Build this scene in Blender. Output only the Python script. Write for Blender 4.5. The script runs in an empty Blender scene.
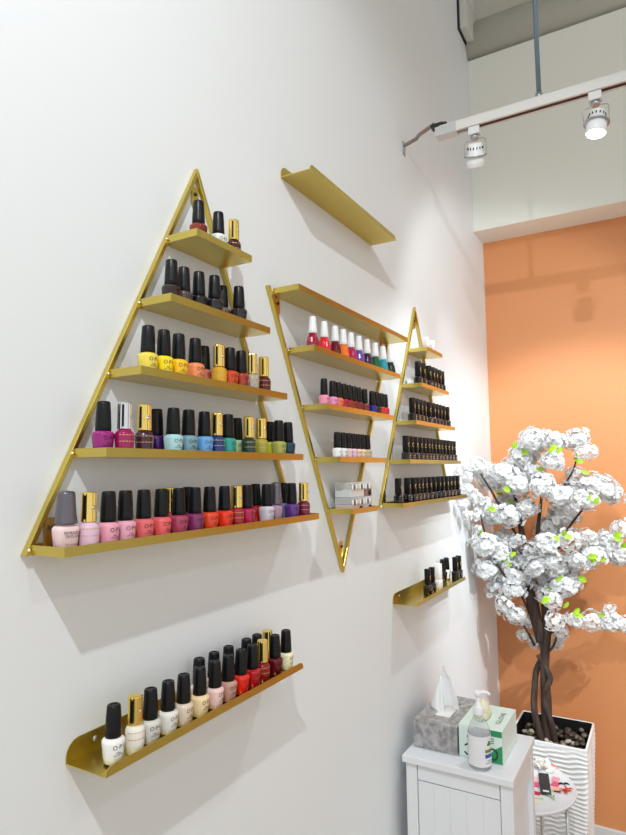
import bpy, bmesh, math, random
from mathutils import Vector, Matrix
random.seed(7)
sc = bpy.context.scene
C = sc.collection
PI = math.pi

# ---------------------------------------------------------------- materials
def lin(c):
    return tuple((x/12.92 if x <= .04045 else ((x+.055)/1.055)**2.4) for x in [v/255 for v in c]) + (1,)
MATS = {}
def mat(name, rgb, rough=.5, metal=0, coat=0, trans=0, ior=1.45, bump=None, emit=0, sub=0, alpha=1, noise=None, spec=.5):
    if name in MATS: return MATS[name]
    m = bpy.data.materials.new(name); m.use_nodes = True
    nt = m.node_tree; b = nt.nodes['Principled BSDF']
    b.inputs['Base Color'].default_value = lin(rgb)
    b.inputs['Roughness'].default_value = rough; b.inputs['Metallic'].default_value = metal
    b.inputs['Coat Weight'].default_value = coat; b.inputs['Coat Roughness'].default_value = .05
    b.inputs['Transmission Weight'].default_value = trans; b.inputs['IOR'].default_value = ior
    b.inputs['Specular IOR Level'].default_value = spec
    b.inputs['Alpha'].default_value = alpha
    if sub:
        b.inputs['Subsurface Weight'].default_value = sub; b.inputs['Subsurface Radius'].default_value = (.01,.01,.01)
    if emit:
        b.inputs['Emission Color'].default_value = lin(rgb); b.inputs['Emission Strength'].default_value = emit
    if noise or bump:
        tc = nt.nodes.new('ShaderNodeTexCoord'); mp = nt.nodes.new('ShaderNodeMapping')
        nt.links.new(tc.outputs['Object'], mp.inputs[0])
    if noise:   # (second colour, scale, stretch, contrast)
        c2, s, st, k = noise
        n = nt.nodes.new('ShaderNodeTexNoise'); n.inputs['Scale'].default_value = s; n.inputs['Detail'].default_value = 5
        mp.inputs['Scale'].default_value = st
        nt.links.new(mp.outputs[0], n.inputs['Vector'])
        r = nt.nodes.new('ShaderNodeValToRGB'); r.color_ramp.elements[0].position = .5-k; r.color_ramp.elements[1].position = .5+k
        r.color_ramp.elements[0].color = lin(rgb); r.color_ramp.elements[1].color = lin(c2)
        nt.links.new(n.outputs['Fac'], r.inputs[0]); nt.links.new(r.outputs[0], b.inputs['Base Color'])
    if bump:    # (scale, strength, distance, stretch)
        n = nt.nodes.new('ShaderNodeTexNoise'); n.inputs['Scale'].default_value = bump[0]; n.inputs['Detail'].default_value = 4
        m2 = nt.nodes.new('ShaderNodeMapping'); m2.inputs['Scale'].default_value = bump[3]
        nt.links.new(tc.outputs['Object'], m2.inputs[0]); nt.links.new(m2.outputs[0], n.inputs['Vector'])
        bp = nt.nodes.new('ShaderNodeBump'); bp.inputs['Strength'].default_value = bump[1]; bp.inputs['Distance'].default_value = bump[2]
        nt.links.new(n.outputs['Fac'], bp.inputs['Height']); nt.links.new(bp.outputs[0], b.inputs['Normal'])
    MATS[name] = m
    return m

M_WALL = mat('wall_paint', (231,234,236), .55, bump=(90,.12,.002,(1,1,1)))
M_UPPER = mat('bulkhead_paint', (240,241,234), .7, bump=(60,.08,.002,(1,1,1)))
M_ORANGE = mat('orange_paint', (217,146,95), .5, bump=(70,.10,.002,(1,1,1)))
M_CEIL = mat('ceiling_paint', (226,222,212), .8)
M_FLOOR = mat('floor_planks', (216,200,172), .45, noise=((198,180,150), 3, (1,9,1), .25))
M_BASE = mat('baseboard_paint', (214,217,220), .5)
M_GOLD = mat('brushed_gold', (212,190,98), .28, 1, bump=(220,.10,.0004,(.06,1,1)))
M_GOLD2 = mat('polished_gold', (244,214,120), .18, 1)
M_SILVER = mat('polished_silver', (225,225,228), .12, 1)
M_STEEL = mat('steel', (176,178,180), .35, .75)
M_DKSTEEL = mat('dark_steel', (60,60,62), .4, .8)
M_ROD = mat('blue_grey_steel', (120,140,154), .35, .7)
M_BLACK = mat('matte_black_plastic', (11,12,14), .34, spec=.35)
M_INK = mat('black_ink', (22,20,20), .5)
M_GOLDINK = mat('gold_ink', (214,180,110), .35, .6)
M_GREYCAP = mat('gunmetal_cap', (112,108,116), .28, .75)
M_WHITEPL = mat('white_plastic', (238,240,242), .35)
M_GLASS = mat('clear_glass', (245,248,248), .03, trans=1, ior=1.45)
M_TRACK = mat('track_white', (222,221,217), .45)
M_GROOVE = mat('track_groove', (70,40,36), .7)
M_CAB = mat('cabinet_lacquer', (232,235,240), .35)
M_LENS = mat('lit_lamp_lens', (255,252,245), .3, emit=14)

# ---------------------------------------------------------------- mesh helpers
def box(bm, x0, x1, y0, y1, z0, z1, mi=0):
    v = [bm.verts.new(p) for p in ((x0,y0,z0),(x1,y0,z0),(x1,y1,z0),(x0,y1,z0),(x0,y0,z1),(x1,y0,z1),(x1,y1,z1),(x0,y1,z1))]
    for f in ((0,3,2,1),(4,5,6,7),(0,1,5,4),(1,2,6,5),(2,3,7,6),(3,0,4,7)):
        bm.faces.new([v[i] for i in f]).material_index = mi
    return v
def lathe(bm, prof, n=24, c=(0,0,0), sx=1, sy=1, expo=2, mi=0, flute=0, cap=True):
    """prof = [(r,z)]; expo>2 squares the section off"""
    rings = []
    for r, z in prof:
        ring = []
        for i in range(n):
            a = 2*PI*i/n; ca, sa = math.cos(a), math.sin(a)
            k = 1/((abs(ca)**expo+abs(sa)**expo)**(1/expo))
            rr = r*k*(1 - (flute if i % 2 else 0))
            ring.append(bm.verts.new((c[0]+rr*ca*sx, c[1]+rr*sa*sy, c[2]+z)))
        rings.append(ring)
    for a, b in zip(rings, rings[1:]):
        for i in range(n):
            f = bm.faces.new((a[i], a[(i+1)%n], b[(i+1)%n], b[i])); f.material_index = mi; f.smooth = not flute
    if cap:
        f = bm.faces.new(rings[0][::-1]); f.material_index = mi
        f = bm.faces.new(rings[-1]); f.material_index = mi
def tube(bm, pts, n=10, mi=0, smooth=True, radii=None, cap=True):
    """pts list of (x,y,z) with radii or (x,y,z,r)"""
    P = [Vector(p[:3]) for p in pts]; R = radii if radii else [p[3] for p in pts]
    if isinstance(R, (int, float)): R = [R]*len(P)
    up = Vector((0,0,1)); rings = []; prev = None
    for i, p in enumerate(P):
        d = (P[min(i+1,len(P)-1)]-P[max(i-1,0)]).normalized()
        if prev is None:
            a = d.cross(up if abs(d.z) < .9 else Vector((1,0,0))).normalized()
        else:
            a = (prev - d*prev.dot(d)).normalized()
        prev = a; b = d.cross(a)
        rings.append([bm.verts.new(p + (a*math.cos(2*PI*k/n)+b*math.sin(2*PI*k/n))*R[i]) for k in range(n)])
    for A, B in zip(rings, rings[1:]):
        for k in range(n):
            f = bm.faces.new((A[k], A[(k+1)%n], B[(k+1)%n], B[k])); f.smooth = smooth; f.material_index = mi
    if cap:
        bm.faces.new(rings[0][::-1]).material_index = mi; bm.faces.new(rings[-1]).material_index = mi
def smooth_path(pts, sub=4):
    out = []; n = len(pts)
    for i in range(n-1):
        p0, p1, p2, p3 = pts[max(i-1,0)], pts[i], pts[i+1], pts[min(i+2,n-1)]
        for s in range(sub):
            t = s/sub
            out.append(tuple(.5*((2*b)+(-a+c)*t+(2*a-5*b+4*c-d)*t*t+(-a+3*b-3*c+d)*t**3) for a,b,c,d in zip(p0,p1,p2,p3)))
    out.append(tuple(pts[-1])); return out
def mesh(bm, name, mats, bevel=0, seg=2):
    bmesh.ops.remove_doubles(bm, verts=bm.verts, dist=1e-7)
    if bevel:
        es = [e for e in bm.edges if len(e.link_faces) == 2 and e.calc_face_angle(0) > .6]
        bmesh.ops.bevel(bm, geom=es, offset=bevel, segments=seg, affect='EDGES', profile=.5, clamp_overlap=True)
    bmesh.ops.recalc_face_normals(bm, faces=bm.faces)
    me = bpy.data.meshes.new(name); bm.to_mesh(me); bm.free()
    for m in (mats if isinstance(mats, (list, tuple)) else [mats]): me.materials.append(m)
    return me
def obj(name, me, parent=None, loc=(0,0,0), label=None):
    o = bpy.data.objects.new(name, me); C.objects.link(o); o.location = loc
    if parent: o.parent = parent
    if label: o['label'] = label
    return o
LABELS = {}
def tag(o, label, cat, group=None):
    n = len(label.split()); assert 4 <= n <= 16, (n, label)
    if label in LABELS and not group: raise Exception('dup label '+label)
    LABELS[label] = LABELS.get(label, 0)+1
    o['label'] = label; o['category'] = cat
    if group: o['group'] = group
    return o
def thing(name, label, cat, loc=(0,0,0), rz=0, group=None):
    o = bpy.data.objects.new(name, None); C.objects.link(o); o.empty_display_size = .02
    o.location = loc; o.rotation_euler = (0,0,rz)
    return tag(o, label, cat, group)
def struct(name, bm, m, bevel=0):
    o = obj(name, mesh(bm, name, m, bevel)); o['kind'] = 'structure'; return o
def bx(x0,x1,y0,y1,z0,z1):
    bm = bmesh.new(); box(bm,x0,x1,y0,y1,z0,z1); return bm
def text_bm(lines, size, align='CENTER', gap=1.15):
    """flat text in the XZ plane (faces -Y), centred; returns list of (verts, faces)"""
    cu = bpy.data.curves.new('t', 'FONT'); cu.body = '\n'.join(lines); cu.size = size
    cu.align_x = align; cu.align_y = 'CENTER'; cu.space_line = gap; cu.resolution_u = 2
    o = bpy.data.objects.new('t', cu); C.objects.link(o)
    dg = bpy.context.evaluated_depsgraph_get()
    me = bpy.data.meshes.new_from_object(o.evaluated_get(dg))
    vs = [tuple(v.co) for v in me.vertices]; fs = [tuple(p.vertices) for p in me.polygons]
    bpy.data.objects.remove(o); bpy.data.curves.remove(cu); bpy.data.meshes.remove(me)
    return vs, fs
def add_text(bm, lines, size, place, mi=0, gap=1.15, scale=(1,1)):
    vs, fs = text_bm(lines, size, gap=gap)
    V = [bm.verts.new(place(v[0]*scale[0], v[1]*scale[1])) for v in vs]
    for f in fs:
        try: bm.faces.new([V[i] for i in f]).material_index = mi
        except ValueError: pass
def mesh_text(bm, name, m):
    me = bpy.data.meshes.new(name); bm.to_mesh(me); bm.free(); me.materials.append(m); return me

# ---------------------------------------------------------------- the room
XB = 3.12; ZC = 4.42
struct('wall_left', bx(-3.2, XB+.2, 0, .12, 0, ZC), M_WALL)
struct('wall_back', bx(XB, XB+.12, -2.1, 0, 0, 2.95), M_ORANGE)
struct('wall_back_right', bx(XB, XB+.12, -5, -2.101, 0, 2.95), M_WALL)
bm = bmesh.new(); box(bm, 2.937, XB, -5, -.0005, 2.866, 3.755)
o = struct('trim_1', bm, M_UPPER)
struct('wall_back_upper', bx(XB+.0, XB+.12, -5, 0, 2.951, ZC), mat('upper_wall_paint', (214,210,200), .8))
struct('floor', bx(-3.2, XB+.2, -5, .12, -.1, 0), M_FLOOR)
struct('ceiling', bx(-3.2, XB+.2, -5, .12, ZC, ZC+.1), M_CEIL)
struct('baseboard_back', bx(XB-.015, XB-.0002, -5, -.0005, .0005, .105), M_BASE, .003)
struct('baseboard_left', bx(-3.2, XB-.016, -.014, -.0002, .0005, .105), M_BASE, .003)

# round duct lying behind the top of the bulkhead
bm = bmesh.new(); tube(bm, [(3.005,-.002,3.868),(3.005,-4.9,3.868)], 40, radii=.112)
tag(obj('air_duct', mesh(bm, 'air_duct', mat('duct_paint', (205,202,192), .6))), 'pale round duct lying on top of the white bulkhead', 'duct')
# plate on the left wall
t = thing('wall_vent', 'pale box-shaped vent high on the left wall beside the duct', 'vent', (2.885,0,3.875))
obj('plate', mesh(bx(-.105,.105,-.045,-.008,-.045,.13), 'plate', mat('plate_grey', (214,214,208), .5), .004), t)
obj('rim', mesh(bx(-.112,.108,-.0078,-.0003,-.052,.135), 'rim', M_DKSTEEL), t, label='dark shadow-gap rim')

# ---------------------------------------------------------------- track lighting
TX = 2.0
t = thing('light_track', 'white lighting track hung level across the bulkhead on a steel rod', 'track', (TX,-.18,2.857))
bm = bmesh.new()
box(bm, -.018,-.009, -4.5,.04, 0,.030); box(bm, .009,.018, -4.5,.04, 0,.030); box(bm, -.018,.018, -4.5,.04, .0302,.033)
obj('track_body', mesh(bm, 'track_body', M_TRACK), t)
obj('groove', mesh(bx(-.0088,.0088,-4.5,-.08,.0015,.029), 'groove', M_GROOVE), t, label='dark brown slot along the underside')
obj('end_cap', mesh(bx(-.021,.021,-.02,.055,-.003,.030), 'end_cap', mat('cap_grey', (200,200,202), .35, .3), .002), t, label='grey metal end connector')
t = thing('hanging_rod', 'blue-grey threaded rod hanging the white lighting track from above', 'rod', (TX,-.469,2.8905))
bm = bmesh.new(); tube(bm, [(0,0,.02),(0,0,ZC-2.8905-.0005)], 12, radii=.0075)
obj('rod', mesh(bm, 'rod', M_ROD), t)
bm = bmesh.new(); lathe(bm, [(.012,0.0002),(.012,.018)], 6)
obj('nut', mesh(bm, 'nut', M_STEEL), t)
t = thing('support_bracket', 'bent steel strap bracket joining the lighting track to left wall', 'bracket', (TX,0,2.866))
bm = bmesh.new(); box(bm, -.012,.012,-.004,-.0001,-.035,.012); obj('wall_plate', mesh(bm,'wall_plate',M_STEEL,.001), t)
bm = bmesh.new()
P = [(0,-.004,0),(0,-.05,.012),(0,-.058,.022),(0,-.118,.047)]
for a, b in zip(P, P[1:]):
    d = (Vector(b)-Vector(a)).normalized(); n = Vector((0,-d.z,d.y))*.0018
    q = [Vector(a)-n, Vector(b)-n, Vector(b)+n, Vector(a)+n]
    lo = [bm.verts.new(v+Vector((-.010,0,0))) for v in q]; hi = [bm.verts.new(v+Vector((.010,0,0))) for v in q]
    bm.faces.new(lo); bm.faces.new(hi[::-1])
    for i in range(4): bm.faces.new((lo[i], hi[i], hi[(i+1)%4], lo[(i+1)%4]))
obj('strap', mesh(bm,'strap',mat('strap_steel',(150,150,148),.5,.3)), t)
bm = bmesh.new(); box(bm,-.016,.016,-.165,-.108,.026,.036); box(bm,-.010,.010,-.15,-.12,.036,.043)
obj('clamp', mesh(bm,'clamp',M_DKSTEEL,.002), t, label='black clamp on the track end')

def spot_head(loc, aim, label, lit):
    """track head: adapter, stem, wire yoke, can; the can points at 'aim'"""
    t = thing('track_spotlight', label, 'spotlight', loc, 0, 'spotlights on the white track')
    bm = bmesh.new(); box(bm,-.016,.016,-.019,.019,-.028,-.0005); obj('adapter', mesh(bm,'adapter',mat('adapter_white',(226,226,226),.35),.003), t)
    bm = bmesh.new(); lathe(bm,[(.011,-.043),(.014,-.036),(.014,-.0302)],16); obj('swivel', mesh(bm,'swivel',M_STEEL), t)
    bm = bmesh.new()
    w = .036
    tube(bm, smooth_path([(0,-.004,-.040),(0,-w+.008,-.044),(0,-w,-.053),(0,-w,-.09),(0,-w,-.1)],3), 8, radii=[.0016]*13)
    tube(bm, smooth_path([(0,.004,-.040),(0,w-.008,-.044),(0,w,-.053),(0,w,-.09),(0,w,-.1)],3), 8, radii=[.0016]*13)
    obj('yoke', mesh(bm,'yoke',M_STEEL), t, label='thin steel wire yoke')
    e = (Vector(aim)-Vector(loc)-Vector((0,0,-.1))).normalized()
    q = Vector((0,0,-1)).rotation_difference(e)
    bm = bmesh.new()
    lathe(bm,[(.006,.042),(.021,.040),(.024,.036),(.0245,.008),(.0300,.006),(.0300,-.034),(.0288,-.035),(.0276,-.030)],32)
    can = obj('can', mesh(bm,'can',M_WHITEPL), t, (0,0,-.1)); can.rotation_mode='QUATERNION'; can.rotation_quaternion = q
    bm = bmesh.new()
    for k in range(14):
        a = 2*PI*k/14
        tube(bm,[(.0247*math.cos(a),.0247*math.sin(a),.022),(.0247*math.cos(a),.0247*math.sin(a),.029)],6,radii=.0018)
    g = obj('vent_slot', mesh(bm,'vent_slot',M_DKSTEEL), can, label='ring of dark vent slots'); g['kind']='stuff'
    bm = bmesh.new(); lathe(bm,[(.0308,.0),(.0375,.0),(.0375,.003),(.0308,.003)],32,cap=False); 
    obj('ring', mesh(bm,'ring',M_STEEL), can, label='steel ring round the can')
    bm = bmesh.new(); lathe(bm,[(.0268,-.0335),(.0274,-.031)],32)
    obj('lens', mesh(bm,'lens',M_LENS), can, label='lit lens' )
    return Vector(loc)+Vector((0,0,-.1))+e*.045, e
def spot(name, p, e, energy, size, blend, radius=.02, col=(1,.97,.93)):
    l = bpy.data.lights.new(name,'SPOT'); l.energy = energy; l.spot_size = math.radians(size); l.spot_blend = blend
    l.shadow_soft_size = radius; l.color = col
    o = bpy.data.objects.new(name,l); C.objects.link(o); o.location = p
    o.rotation_euler = Vector((0,0,-1)).rotation_difference(e).to_euler(); return o
# ---------------------------------------------------------------- gold racks and ledges
def rack(label, cx, dz, zs, hws, tipz, flip):
    t = thing('triangular_shelf_rack', label, 'shelf rack', (cx, 0, zs[-1]+dz), 0, 'brushed gold triangular racks on the left wall')
    z0 = zs[-1]+dz
    D0, DF = -.0006, -.0784
    # tube frame: two rectangular tubes meeting at the tip
    far = 4 if not flip else 0      # widest shelf
    zf = zs[far]+dz-z0; WT = .0092
    zt = tipz-z0                    # outer tip
    ho = hws[far]+.0085             # outer half width at the widest shelf
    sl = ho/(zt-zf)
    hf = hws[far]
    zend = zf-.001 + (0 if not flip else .0175)
    for s in (-1, 1):
        bm = bmesh.new()
        xo = lambda z: (zt-z)*sl
        pts = [(s*(xo(zend)-WT), zend), (s*xo(zend), zend), (0, zt), (0, zt-WT/sl)]
        a = [bm.verts.new((x, D0, z)) for x, z in pts]; b = [bm.verts.new((x, -.0105, z)) for x, z in pts]
        bm.faces.new(a); bm.faces.new(b[::-1])
        for i in range(4): bm.faces.new((a[i], b[i], b[(i+1)%4], a[(i+1)%4]))
        obj('frame_bar', mesh(bm, 'frame_bar', M_GOLD, .0012), t)
    for z, hw in zip(zs, hws):
        z = z+dz-z0; h = .0131; th = .0014
        x1 = hw-.0003; YB = -.0108
        zz_ = z+h if not flip else z
        xn = (zt-z-h)*sl-WT-.0003 if not flip else (zt-z)*sl-WT-.0003
        xn = min(x1-.002, (xn if not flip else min(xn, (zt-z)*sl-WT-.0003)))
        bm = bmesh.new()
        box(bm,-x1,x1,DF,YB,z,z+th); box(bm,-xn,xn,YB,D0,z,z+th)
        box(bm,-x1,x1,DF,DF+th,z+th,z+h); box(bm,-xn,xn,D0-th,D0,z+th,z+h)
        for s in (-1,1):
            a, b = sorted((s*x1, s*(x1-th))); box(bm,a,b,DF+th,YB,z+th,z+h)
        obj('shelf', mesh(bm, 'shelf', M_GOLD), t)
        for s in (-1,1):
            bm = bmesh.new(); lathe(bm,[(.0001,.0022),(.0016,.0018),(.0024,.0008),(.0025,0)][::-1],12)
            for v in bm.verts: v.co = Vector((v.co.x, -.0106-v.co.z, v.co.y))
            bo = obj('bolt', mesh(bm,'bolt',mat('bright_zinc',(236,236,230),.25,.6)), t, (s*(x1+.003), 0, z+.006))
    def tab(x, z):
        bm = bmesh.new()
        n = 20; w, hh, r = .009, .020, .0035
        outer = []; inner = []
        for i in range(n):
            a = 2*PI*i/n; c_, s_ = math.cos(a), math.sin(a)
            k = 1/((abs(c_)**6+abs(s_)**6)**(1/6))
            outer.append((w*k*c_, hh*k*s_)); inner.append((r*c_, .006+r*s_))
        V = []
        for y in (-.0015, -.004):
            V.append(([bm.verts.new((p[0],y,p[1])) for p in outer],[bm.verts.new((p[0],y,p[1])) for p in inner]))
        for i in range(n):
            j = (i+1)%n
            bm.faces.new((V[0][0][i],V[0][0][j],V[0][1][j],V[0][1][i])); bm.faces.new((V[1][0][i],V[1][1][i],V[1][1][j],V[1][0][j]))
            bm.faces.new((V[0][0][i],V[1][0][i],V[1][0][j],V[0][0][j])); bm.faces.new((V[0][1][i],V[0][1][j],V[1][1][j],V[1][1][i]))
        h = obj('hanging_tab', mesh(bm,'hanging_tab',M_GOLD), t, (x,0,z))
        bm = bmesh.new(); lathe(bm,[(.0034,0),(.0034,.002),(.0012,.0035)],12)
        for v in bm.verts: v.co = Vector((v.co.x,-.0042-v.co.z,v.co.y+.006))
        obj('screw', mesh(bm,'screw',M_DKSTEEL), h)
    if not flip:
        tab(0, zt-.058); tab(-hf+.035, zf+.0131+.014); tab(hf-.035, zf+.0131+.014)
    else:
        tab(0, zt+.062); tab(-hf+.03, zf-.0205); tab(hf-.03, zf-.0205)
    return t
ZL = [2.1077,1.9769,1.8486,1.7226,1.5908]; HL = [.0814,.1445,.2073,.2709,.3369]
ZM = [2.0990,1.9738,1.8443,1.7195,1.5896]; HM = [.3308,.2640,.2024,.1414,.0789]
rack('large gold triangle rack of bright polishes nearest the camera, apex up', .8701, 0, ZL, HL, 2.2830, False)
rack('upside-down gold triangle rack between the two upright ones', 1.4580, 0, ZM, HM, 1.4300, True)
rack('far gold triangle rack filled with black gel bottles, apex up', 2.0547, -.005, ZL, HL, 2.2830, False)

def ledge(label, x, z):
    """J-shaped ledge: rounded back plate, floor, short front lip"""
    L, D, HB, HF, T = .5205, .0822, .031, .0135, .0015
    bm = bmesh.new()
    def plate(h, r, y0, y1):
        pts = [(0,0),(L,0)]
        for k in range(7):
            a = k/6*PI/2; pts.append((L-r+r*math.cos(a), h-r+r*math.sin(a)))
        for k in range(7):
            a = PI/2+k/6*PI/2; pts.append((r+r*math.cos(a), h-r+r*math.sin(a)))
        A = [bm.verts.new((px,y0,pz)) for px,pz in pts]; B = [bm.verts.new((px,y1,pz)) for px,pz in pts]
        bm.faces.new(A); bm.faces.new(B[::-1])
        for i in range(len(pts)):
            j = (i+1)%len(pts); bm.faces.new((A[i],B[i],B[j],A[j]))
    plate(HB, .022, -.0006, -.0006-T); plate(HF, .012, -D+T, -D)
    box(bm, 0, L, -D+T, -.0006-T, 0, T)
    o = obj('wall_ledge', mesh(bm,'wall_ledge',M_GOLD), None, (x,0,z))
    tag(o, label, 'ledge', 'brushed gold wall ledges')
    for dx in (.05, L-.05):
        bm = bmesh.new(); lathe(bm,[(.0042,0),(.0038,.0016),(.0012,.0026)],14)
        for v in bm.verts: v.co = Vector((v.co.x,-.0022-v.co.z,v.co.y))
        obj('screw', mesh(bm,'screw',M_STEEL), o, (dx,0,.018))
    return o
ledge('gold wall ledge below the near rack, full of polish bottles', .6047, 1.289)
ledge('empty gold wall ledge above the upside-down triangle rack', 1.1782, 2.397)
ledge('gold wall ledge under the far rack, holding seven black and white bottles', 1.8057, 1.281)

# ---------------------------------------------------------------- polish bottles
COL = {
 'rust red':(132,42,26),'silver glitter':(200,202,200),'dark burgundy':(64,14,20),'brown black':(38,26,24),'dark glitter':(44,36,36),'jet black':(20,18,20),
 'smoky black':(34,32,36),'taupe':(112,88,80),'charcoal':(40,32,34),'pale yellow':(236,212,84),'bright yellow':(250,222,20),'amber yellow':(250,196,24),
 'peach coral':(240,142,92),'dusty copper':(188,104,84),'golden mustard':(214,160,40),'orange red':(206,70,30),'rust brown':(166,56,32),'silver grey':(140,134,126),
 'deep burgundy':(84,16,26),'magenta purple':(150,26,116),'raspberry magenta':(156,16,84),'dark aubergine':(64,30,48),'deep violet':(66,24,98),'pale aqua':(172,214,218),
 'grey blue':(120,156,168),'sky blue':(104,164,220),'navy blue':(24,56,116),'teal green':(38,156,140),'pale mint':(178,212,156),'forest green':(30,60,50),
 'olive gold':(164,156,60),'lime yellow':(204,216,40),'khaki green':(164,170,84),'dark teal':(14,64,74),'blush pink':(238,206,206),'lilac pink':(222,186,206),
 'cool pink':(234,160,182),'petal pink':(230,166,186),'salmon pink':(226,104,108),'coral pink':(232,96,100),'antique rose':(190,80,90),'mauve rose':(170,62,92),
 'dark mauve':(110,40,80),'plum purple':(128,44,96),'orange coral':(226,68,36),'bright vermilion':(232,48,24),'crimson red':(156,18,36),'cherry magenta':(176,20,72),
 'scarlet':(176,20,30),'pale lavender':(206,196,212),'mauve grey':(168,140,160),'periwinkle blue':(120,116,190),'violet purple':(92,50,130),'dark magenta':(110,14,64),
 'bright white':(244,244,240),'cream white':(240,236,226),'pearl grey':(214,214,206),'milk white':(236,232,226),'pale beige':(228,208,188),'custard cream':(242,218,172),
 'baby pink':(240,204,198),'rosy taupe':(196,150,136),'fire red':(226,36,26),'ruby red':(176,20,30),'garnet red':(132,20,24),'wine red':(92,12,24),'clear champagne':(222,208,168),
 'hidden ivory':(230,226,216),'hidden almond':(214,190,170),'hidden chestnut':(120,60,44),'hidden maroon':(84,20,24),'hidden oxblood':(70,16,20),'hidden amber':(190,120,30),
 'crimson':(156,20,56),'bright red':(226,34,50),'dark wine':(110,14,34),'orange':(246,120,40),'raspberry':(176,22,84),'purple':(108,74,158),'dark plum':(60,28,62),
 'green':(10,96,66),'teal blue':(44,150,164),'charcoal black':(36,38,42),
 'light pink':(244,150,180),'orchid pink':(238,150,206),'coral orange':(248,120,90),'cherry red':(176,22,44),'brick red':(160,34,36),'dark red':(140,18,32),'berry red':(130,20,44),
 'chestnut red':(130,44,30),'cobalt blue':(30,34,140),'inky black':(20,20,24),'poppy red':(222,44,36),'rose red':(216,40,70),
 'snow white':(244,244,244),'ice white':(230,236,240),'pale rose':(238,200,196),'pale lilac':(226,196,214),'pale peach':(244,206,180),'peach cream':(240,206,176),'sandy beige':(206,184,150),
 'black':(24,20,20),'white':(238,238,238)}
def polish(c):
    g = c in ('dark glitter','silver glitter','silver grey','clear champagne')
    return mat('polish_'+c.replace(' ','_').replace('hidden_',''), COL[c], .12 if not g else .3, coat=.5, spec=.35, noise=((min(255,COL[c][0]+60),min(255,COL[c][1]+55),min(255,COL[c][2]+50)), 900, (1,1,1), .04) if g else None)

def cyl(r_at):
    def f(rad):
        def place(x, z): a = x/rad; return (rad*math.sin(a), -rad*math.cos(a), z)
        return place
    return f
def lettering(lines_sizes, rad, zc, m, turn=0):
    bm = bmesh.new()
    for lines, size, dz, scx in lines_sizes:
        def place(x, z, r=rad, dz=dz):
            a = x/r+turn; return (r*math.sin(a), -r*math.cos(a), zc+dz+z)
        add_text(bm, lines, size, place, scale=(scx,1))
    return mesh_text(bm, 'lettering', m)

SH = {}
def shared(k, f):
    if k not in SH: SH[k] = f()
    return SH[k]
PROF_O = [(.0116,.0032),(.0124,.0038),(.0136,.012),(.0148,.024),(.0155,.0310),(.0153,.0334),(.0132,.0360),(.0100,.0372),(.0090,.0384)]
def surf_o(a, z):
    for (r0,z0),(r1,z1) in zip(PROF_O, PROF_O[1:]):
        if z0 <= z <= z1: r = r0+(r1-r0)*(z-z0)/(z1-z0); break
    ca, sa = abs(math.sin(a)), abs(math.cos(a))
    k = 1/((ca**2.3+sa**2.3)**(1/2.3))
    r = r*k+.00025
    return (r*math.sin(a), -r*math.cos(a), z)
def m_body_o():
    bm = bmesh.new()
    lathe(bm,PROF_O,32,expo=2.3); return mesh(bm,'bottle_body',M_WHITEPL)
def m_base_o():
    bm = bmesh.new(); lathe(bm,[(.0108,0),(.0114,.0006),(.0116,.0031)],32,expo=2.3); return mesh(bm,'glass_base',M_GLASS)
def m_cap_o():
    bm = bmesh.new(); lathe(bm,[(.0108,.0374),(.0116,.0382),(.0115,.044),(.0107,.064),(.0097,.0785),(.0090,.0806),(.0074,.0812),(.0062,.0810),(.0054,.0800)],32); return mesh(bm,'cap',M_BLACK)
def m_body_g():
    bm = bmesh.new()
    lathe(bm,[(.0118,0),(.0128,.001),(.0138,.012),(.0145,.028),(.0144,.0325),(.0128,.0365),(.0102,.0385),(.0090,.0402)],32); return mesh(bm,'bottle_body',M_WHITEPL)
def m_cap_g():
    bm = bmesh.new(); lathe(bm,[(.0104,.0404),(.0108,.041),(.0104,.079),(.0100,.0805),(.0090,.0812)],36,flute=.05); return mesh(bm,'cap',M_GOLD2)
def m_cap_s():
    bm = bmesh.new(); lathe(bm,[(.0104,.0404),(.0108,.041),(.0104,.079),(.0100,.0805),(.0090,.0812)],36,flute=.05); return mesh(bm,'cap',M_SILVER)
def m_stripe():
    bm = bmesh.new()
    a0 = -PI*.93
    for k in range(3):
        a, b = a0+k*.10, a0+(k+1)*.10
        q = [bm.verts.new((r*math.cos(t),r*math.sin(t),z)) for (t,z,r) in ((a,.044,.0109),(b,.044,.0109),(b,.077,.0106),(a,.077,.0106))]
        bm.faces.new(q)
    return mesh(bm,'stripe',M_BLACK)
def m_gem():
    bm = bmesh.new(); lathe(bm,[(.0030,0),(.0030,.0005),(.0020,.0012),(.0001,.0015)],10)
    for v in bm.verts: v.co = Vector((v.co.x,-.0106-v.co.z,v.co.y+.060))
    return mesh(bm,'emblem',M_SILVER)
def m_rings():
    bm = bmesh.new()
    for z, r in ((.0310,.01470),(.0215,.01445)):
        for k in range(9):
            a0 = -PI/2-1.5+k*.34; 
            a = [a0+.24*i/3 for i in range(4)]
            lo = [bm.verts.new((r*math.cos(t),r*math.sin(t),z)) for t in a]; hi = [bm.verts.new((r*math.cos(t),r*math.sin(t),z+.0011)) for t in a]
            for i in range(3): bm.faces.new((lo[i],lo[i+1],hi[i+1],hi[i]))
    return mesh(bm,'gold_marking',M_GOLDINK)
def m_body_m(k):
    def f():
        bm = bmesh.new()
        lathe(bm,[(.0128*k,0),(.0136*k,.001),(.0165*k,.030),(.0166*k,.033),(.0150*k,.0362),(.0100*k,.0385),(.0098*k,.0400)],32,expo=3.4,sy=.8); return mesh(bm,'bottle_body',M_WHITEPL)
    return f
def m_cap_m(k):
    def f():
        bm = bmesh.new(); lathe(bm,[(.0142*k,.0395),(.0145*k,.041),(.0128*k,.052),(.0116*k,.068),(.0110*k,.080),(.0104*k,.0822),(.006*k,.0838),(.0001,.0842)],32,expo=2.6); return mesh(bm,'cap',M_GREYCAP)
    return f
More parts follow.
